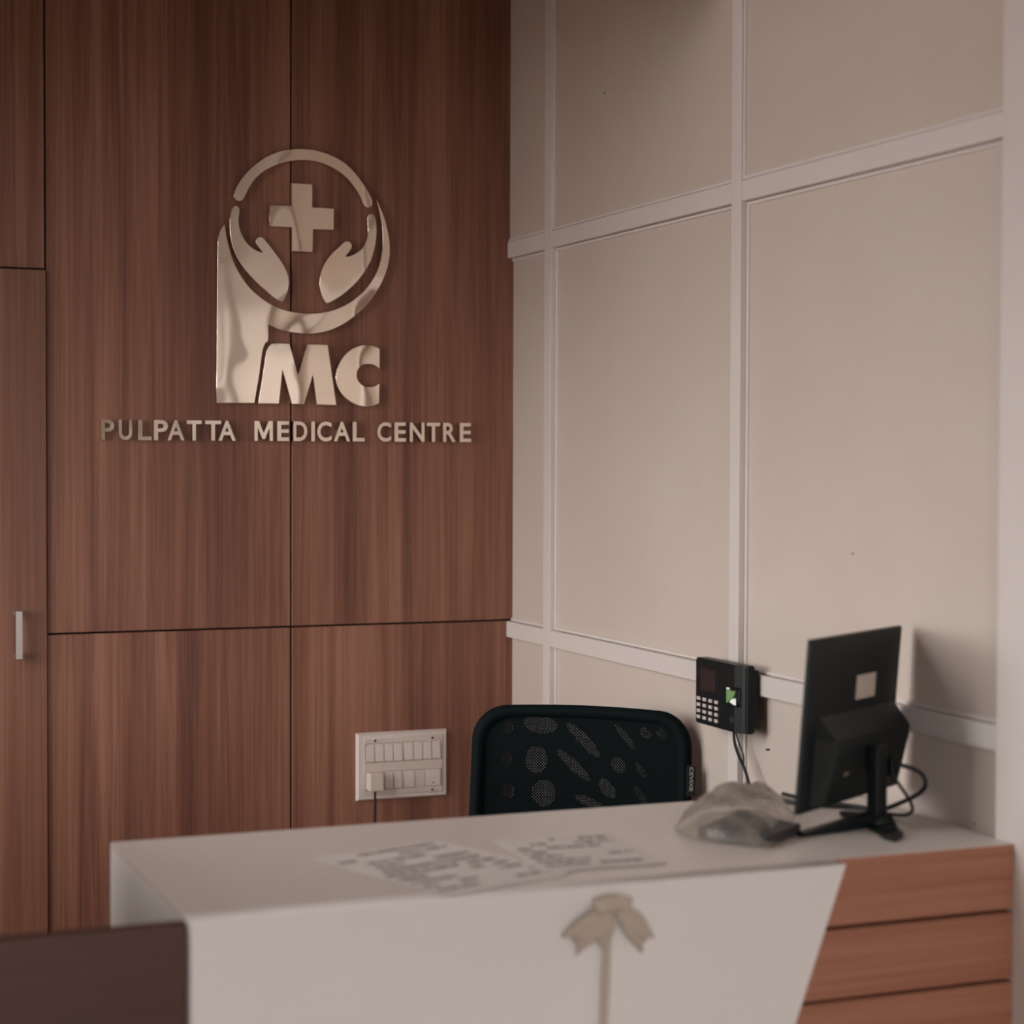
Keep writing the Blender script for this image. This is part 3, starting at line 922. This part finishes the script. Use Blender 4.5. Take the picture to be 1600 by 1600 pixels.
# ================================================================== fingerprint time clock on the panelled wall
clock = empty('fingerprint_terminal', (-0.02, -1.10, 0.915), 'black fingerprint attendance terminal with keypad on the wall batten', 'terminal')
ya, yb, za, zb = -1.0125, -1.1870, 0.9165, 1.0350
box('back_plate', -0.0300, -0.0196, yb + .004, ya - .012, za + .008, zb - .008, m_black, clock, bev=.002)
# body: deep rounded case, chamfered at the right
prof = [(-0.0300, ya - .004), (-0.052, ya), (-0.0555, ya - .003), (-0.0555, -1.160), (-0.050, -1.178), (-0.046, yb + .001), (-0.030, yb - .001)]
bm = bmesh.new()
lo_ = [bm.verts.new((x, y, za)) for x, y in prof]; hi_ = [bm.verts.new((x, y, zb)) for x, y in prof]
bm.faces.new(lo_); bm.faces.new(hi_)
for i in range(len(prof)):
    k = (i + 1) % len(prof)
    bm.faces.new((lo_[i], lo_[k], hi_[k], hi_[i]))
bmesh.ops.recalc_face_normals(bm, faces=bm.faces)
bmesh.ops.bevel(bm, geom=[e for e in bm.edges if e.calc_face_angle(0) > .9], offset=.0022, segments=2, affect='EDGES')
link('case', bm_mesh(bm, 'case'), m_black, clock)
XF = -0.0556
m_screen = mat('dim_display', (0.028, 0.021, 0.022), 0.12)
m_bez = mat('terminal_bezel', (0.004, 0.008, 0.010), 0.25)
box('bezel', XF - .0006, XF + .001, -1.1005, -1.0275, 0.9735, 1.0225, m_bez, clock, bev=.0003)
box('display', XF - .0011, XF, -1.0932, -1.0353, 0.9788, 1.0176, m_screen, clock)
m_key = mat('white_key', (0.66, 0.58, 0.55), 0.4)
for i in range(4):
    for j in range(4):
        y = -1.0283 - i * 0.0224; z = 0.9622 - j * 0.0111
        box('key', XF - .0022, XF + .0002, y - .0062, y + .0062, z - .0030, z + .0030, m_key, clock, bev=.0007)
# finger sensor: recessed shoe with lit green glass and white prism
m_green = mat('sensor_glass', (0.16, 0.27, 0.12), 0.2)
b_ = m_green.node_tree.nodes['Principled BSDF']
b_.inputs['Emission Color'].default_value = (0.30, 0.62, 0.22, 1); b_.inputs['Emission Strength'].default_value = 0.16
m_lit = mat('sensor_lamp', (0.6, 0.62, 0.58), 0.3)
b_ = m_lit.node_tree.nodes['Principled BSDF']
b_.inputs['Emission Color'].default_value = (0.9, 1.0, 0.88, 1); b_.inputs['Emission Strength'].default_value = 0.42
on_side = Matrix(((0, 0, -1, XF), (-1, 0, 0, 0), (0, 1, 0, 0), (0, 0, 0, 1)))   # local x -> -y, y -> z, z -> -x
sf = plate('sensor_frame', [[(1.1285, .9630), (1.1740, .9630), (1.1740, .9965), (1.1285, .9965)], [(1.1320, .9655), (1.1712, .9655), (1.1712, .9940), (1.1320, .9940)]], on_side, .003, m_bez, clock)
plate('sensor_glass', [smooth_loop([(1.1325, .9900), (1.1325, .9665), (1.1345, .9660), (1.1460, .9735), (1.1580, .9800), (1.1650, .9895), (1.1560, .9890)], 50)], on_side, .0012, m_green, sf)
plate('sensor_lamp', [smooth_loop([(1.1445, .9690), (1.1540, .9752), (1.1640, .9765), (1.1705, .9750), (1.1705, .9660), (1.1600, .9657)], 50)], on_side, .0016, m_lit, sf)
plate('sensor_lamp', [smooth_loop([(1.1330, .9930), (1.1330, .9908), (1.1400, .9905), (1.1440, .9920), (1.1410, .9936)], 50)], on_side, .0014, m_lit, sf)
m_mark = mat('grey_mark', (0.06, 0.06, 0.058), 0.5)
plate('logo_mark', [ell(1.1518, .9381, .0068, .0052, 0), ell(1.1518, .9381, .0050, .0036, 0)], on_side, .0006, m_mark, clock)
plate('logo_mark', [ell(1.1525, .9381, .0022, .0020, 0)], on_side, .0006, m_mark, clock)
m_cgrey = mat('grey_cable', (0.10, 0.095, 0.088), 0.5)
CAB = [(-0.030, -1.112, 0.919), (-0.032, -1.115, 0.900), (-0.030, -1.121, 0.880), (-0.028, -1.144, 0.8568), (-0.030, -1.165, 0.838), (-0.034, -1.19, 0.80), (-0.034, -1.20, 0.70), (-0.03, -1.20, 0.50), (-0.03, -1.20, 0.10), (-0.03, -1.20, 0.01)]
tube('cable', CAB, 0.0022, m_cgrey, clock)
tube('cable', [(p[0] - .004, p[1] - .005, p[2] - .001) for p in CAB], 0.0015, m_cable, clock)
tube('cable', [(-0.032, -1.120, .919), (-0.036, -1.132, .905), (-0.036, -1.150, .888), (-0.034, -1.158, .872), (-0.032, -1.150, .860), (-0.032, -1.160, .845), (-0.036, -1.185, .81), (-0.036, -1.19, .70)], 0.0014, m_cable, clock)

# ================================================================== monitor on the desk
HUB = Vector((-0.134, -1.737, DZ))
WX = Vector((math.cos(math.radians(31.9)), math.sin(math.radians(31.9)), 0))
BN = Vector((WX.y, -WX.x, 0))                    # out of the monitor's back
TILT = math.radians(4.5)
UPV = (Vector((0, 0, 1)) * math.cos(TILT) + BN * math.sin(TILT)).normalized()
BNT = WX.cross(UPV) if WX.cross(UPV).dot(BN) > 0 else -WX.cross(UPV)
MW, MH = 0.296, 0.250
PC = HUB - BN * 0.052
PC = Vector((PC.x, PC.y, DZ + 0.030)) - BN * 0.0        # bottom centre of the panel back
mon = empty('monitor', HUB, 'black flat monitor seen from behind with white sticker on the desk', 'monitor')
MM = Matrix((WX, UPV, BNT)).transposed().to_4x4()
MM.translation = PC


def mbox(name, x0, x1, y0, y1, z0, z1, m, parent, bev=.002):
    return box(name, x0, x1, y0, y1, z0, z1, m, parent, bev, 2, MM)


mbox('panel', -MW / 2, MW / 2, 0, MH, -.006, 0.002, m_monitor, mon, .002)
m_scr = mat('screen_glass', (0.004, 0.005, 0.006), 0.1)
mbox('screen', -MW / 2 + .01, MW / 2 - .01, .016, MH - .01, -.0066, -.0058, m_scr, mon, 0)
# thicker lower housing with sloping shoulders
bm = bmesh.new()
prof = [(0.006, 0.0), (0.010, 0.020), (0.092, 0.034), (0.106, 0.033), (0.136, 0.0)]     # (height, depth)
xs_lo, xs_hi = -MW / 2 + .028, MW / 2 - .006
ring = []
for x, ins in ((xs_lo, 1), (xs_lo + .012, 0), (xs_hi - .012, 0), (xs_hi, 1)):
    ring.append([bm.verts.new(MM @ Vector((x, h * (1 if not ins else .98) + (.0 if not ins else .001), .0015 + (d if not ins else d * .10)))) for h, d in prof])
for a, b2 in zip(ring[:-1], ring[1:]):
    for i in range(len(prof) - 1):
        bm.faces.new((a[i], a[i + 1], b2[i + 1], b2[i]))
    bm.faces.new((a[0], b2[0], b2[-1], a[-1]))
bm.faces.new(ring[0]); bm.faces.new(ring[-1])
hs = link('housing', bm_mesh(bm, 'housing'), m_monitor, mon)
m_stick = painted('white_sticker', (0.62, 0.54, 0.48), (0.56, 0.48, 0.42), 0.6, 90.0)
mbox('sticker', 0.005, .068, .150, .186, 0.0018, 0.0026, m_stick, mon, .0003)
m_stick2 = mat('label_strip', (0.16, 0.12, 0.08), 0.6)
sp = mbox('label_strip', -.070, -.055, .050, .085, .0, .0295, m_stick2, mon, .0003)
# neck column and feet
COLA = HUB + Vector((0, 0, .012))
neck = box('neck', -.016, .016, -.0, .105, -.010, .010, m_black, mon, .004, 2, Matrix(((WX.x, 0, BN.x, COLA.x), (WX.y, 0, BN.y, COLA.y), (0, 1, 0, COLA.z), (0, 0, 0, 1))))
for p_ in neck.data.polygons: p_.use_smooth = False


def foot(name, a, b, w0, w1, h0, h1, slot=None):
    a, b = Vector(a), Vector(b)
    d = (b - a).normalized(); s = Vector((-d.y, d.x, 0))
    bm = bmesh.new()
    q = [a + s * w0, a - s * w0, b - s * w1, b + s * w1]
    lo_ = [bm.verts.new((v.x, v.y, DZ + .0004)) for v in q]
    hi_ = [bm.verts.new((v.x, v.y, DZ + h)) for v, h in zip(q, (h0, h0, h1, h1))]
    bm.faces.new(lo_); bm.faces.new(hi_)
    for i in range(4):
        bm.faces.new((lo_[i], lo_[(i + 1) % 4], hi_[(i + 1) % 4], hi_[i]))
    bmesh.ops.recalc_face_normals(bm, faces=bm.faces)
    bmesh.ops.bevel(bm, geom=list(bm.edges), offset=.0018, segments=2, affect='EDGES')
    return link(name, bm_mesh(bm, name), m_black, mon)


H2 = (HUB.x, HUB.y, 0)
cyl('foot_hub', HUB + Vector((0, 0, .0006)), HUB + Vector((0, 0, .017)), .030, .021, m_black, mon, 20)
foot('foot', H2, (-0.286, -1.776, 0), .014, .008, .020, .007)
foot('foot', H2, (-0.140, -1.655, 0), .014, .008, .018, .008)
plate('foot', [[(-.1065, -1.7165), (-.150, -1.832), (-.182, -1.860), (-.184, -1.832), (-.158, -1.752), (-.130, -1.715)], ell(-.157, -1.806, .019, .0095, 62)], Matrix.Translation((0, 0, DZ + .0005)), .007, m_black, mon, bev=.001)
# monitor leads
P0 = HUB + BN * .012 + WX * .02
CT = [(-0.098, -1.722, .948), (-0.070, -1.742, .945), (-0.056, -1.756, .925), (-0.064, -1.746, .905), (-0.085, -1.715, .886), (-0.092, -1.680, .870), (-0.088, -1.640, .8662), (-0.10, -1.610, .8662), (-0.135, -1.592, .8662), (-0.165, -1.560, .8662), (-0.175, -1.500, .8662), (-0.178, -1.468, .8662)]
tube('cable', CT, .0034, m_cable, mon)
CT2 = [(-0.102, -1.724, .936), (-0.092, -1.734, .915), (-0.078, -1.744, .895), (-0.070, -1.736, .874), (-0.074, -1.705, .8658), (-0.080, -1.660, .8655), (-0.078, -1.615, .8655), (-0.10, -1.585, .8655), (-0.13, -1.54, .8655), (-0.135, -1.48, .8655), (-0.136, -1.468, .8655)]
tube('cable', CT2, .0026, m_cable, mon)
box('cable_plug', -.012, .012, -.006, .02, -.008, .008, m_black, mon, .002, 2, Matrix(((WX.x, 0, BN.x, -0.100), (WX.y, 0, BN.y, -1.722), (0, 1, 0, .938), (0, 0, 0, 1))))

# ================================================================== dark box in a crumpled clear bag
A_, B_ = Vector((-0.432, -1.741, 0)), Vector((-0.369, -1.830, 0))
E1 = (B_ - A_).normalized()
E2 = Vector((-E1.y, E1.x, 0))
CEN = (A_ + B_) / 2 + E2 * .060
m_boxd = painted('grey_carton', (0.040, 0.037, 0.038), (0.020, 0.020, 0.022), 0.5, 30.0)
bxm = Matrix(((E1.x, E2.x, 0, CEN.x), (E1.y, E2.y, 0, CEN.y), (0, 0, 1, DZ), (0, 0, 0, 1)))
pk = empty('dark_packet', CEN + Vector((0, 0, DZ)), 'dark grey packet lying inside the clear plastic bag', 'packet')
box('packet_base', -.054, .054, -.056, .056, .0012, .017, m_boxd, pk, .003, 2, bxm)
bm = bmesh.new()
lo_ = [bm.verts.new(bxm @ Vector(q)) for q in ((-.050, -.052, .0168), (.046, -.052, .0168), (.046, .050, .0168), (-.050, .050, .0168))]
hi_ = [bm.verts.new(bxm @ Vector(q)) for q in ((-.010, -.016, .040), (.004, -.018, .040), (.008, .030, .028), (-.018, .030, .028))]
bm.faces.new(lo_); bm.faces.new(hi_)
for i in range(4): bm.faces.new((lo_[i], lo_[(i + 1) % 4], hi_[(i + 1) % 4], hi_[i]))
link('packet_flap', bm_mesh(bm, 'packet_flap'), m_boxd, pk)

m_bag = bpy.data.materials.new('clear_polythene')
m_bag.use_nodes = True
nt = m_bag.node_tree
nt.nodes.remove(nt.nodes['Principled BSDF'])
tr = N(m_bag, 'ShaderNodeBsdfTransparent'); tr.inputs['Color'].default_value = (0.90, 0.87, 0.83, 1)
df = N(m_bag, 'ShaderNodeBsdfDiffuse'); df.inputs['Color'].default_value = (0.84, 0.77, 0.69, 1)
tl = N(m_bag, 'ShaderNodeBsdfTranslucent'); tl.inputs['Color'].default_value = (0.82, 0.75, 0.67, 1)
gl = N(m_bag, 'ShaderNodeBsdfGlossy'); gl.inputs['Roughness'].default_value = 0.18
dm = N(m_bag, 'ShaderNodeMixShader'); dm.inputs[0].default_value = 0.35
L(m_bag, df.outputs[0], dm.inputs[1]); L(m_bag, tl.outputs[0], dm.inputs[2])
tc = N(m_bag, 'ShaderNodeTexCoord')
ns = N(m_bag, 'ShaderNodeTexNoise', Scale=24.0, Detail=4.0)
L(m_bag, tc.outputs['Object'], ns.inputs['Vector'])
mr = N(m_bag, 'ShaderNodeMapRange'); mr.inputs['From Min'].default_value = .3; mr.inputs['From Max'].default_value = .7; mr.inputs['To Min'].default_value = .10; mr.inputs['To Max'].default_value = .36
L(m_bag, ns.outputs['Fac'], mr.inputs['Value'])
mx1 = N(m_bag, 'ShaderNodeMixShader')
L(m_bag, mr.outputs[0], mx1.inputs[0]); L(m_bag, tr.outputs[0], mx1.inputs[1]); L(m_bag, dm.outputs[0], mx1.inputs[2])
fz = N(m_bag, 'ShaderNodeFresnel'); fz.inputs['IOR'].default_value = 1.35
mx2 = N(m_bag, 'ShaderNodeMixShader')
L(m_bag, fz.outputs[0], mx2.inputs[0]); L(m_bag, mx1.outputs[0], mx2.inputs[1]); L(m_bag, gl.outputs[0], mx2.inputs[2])
L(m_bag, mx2.outputs[0], nt.nodes['Material Output'].inputs['Surface'])
bm = bmesh.new()
G = DZ + .0008
CV = dict(b=(-.4384, -1.7407, G), c=(-.3685, -1.8420, G), d=(-.288, -1.742, G), e=(-.205, -1.628, G), h=(-.25, -1.55, G), g=(-.33, -1.56, G), a=(-.428, -1.665, G),
          a1=(-.3857, -1.760, .9128), t0=(-.404, -1.685, .906), t1=(-.350, -1.660, .9240), t2=(-.270, -1.628, .9220), t3=(-.232, -1.606, .902), r1=(-.278, -1.706, .888), f1=(-.325, -1.768, .890))
BV = {k: bm.verts.new(v) for k, v in CV.items()}
for f in ('b c a1', 'c f1 a1', 'c d f1', 'd r1 f1', 'f1 r1 a1', 'a1 r1 t1', 'r1 t2 t1', 'd e r1', 'e t3 r1', 'r1 t3 t2', 'e h t3', 'h t2 t3', 'h g t2', 'g t1 t2', 'g a t1', 'a t0 t1', 'a b t0', 'b a1 t0', 't0 a1 t1'):
    bm.faces.new([BV[k] for k in f.split()])
bmesh.ops.recalc_face_normals(bm, faces=bm.faces)
bmesh.ops.subdivide_edges(bm, edges=list(bm.edges), cuts=7, use_grid_fill=True)
bmesh.ops.smooth_vert(bm, verts=bm.verts, factor=.5, use_axis_x=True, use_axis_y=True, use_axis_z=True)
bm.normal_update()
for v in list(bm.verts):
    k = noise.fractal(v.co * 26, 1.0, 2.0, 3) * .0045 - abs(noise.noise(v.co * 17 + Vector((3, 1, 7)))) * .008
    w = min(1, max(0, (v.co.z - DZ) / .02))
    v.co += v.normal * (k * w + .002)
    v.co.z = max(v.co.z, G)
bag = link('plastic_bag', bm_mesh(bm, 'plastic_bag'), m_bag, None, True)
tag(bag, 'crumpled clear plastic bag around a dark packet, left of the monitor', 'bag')
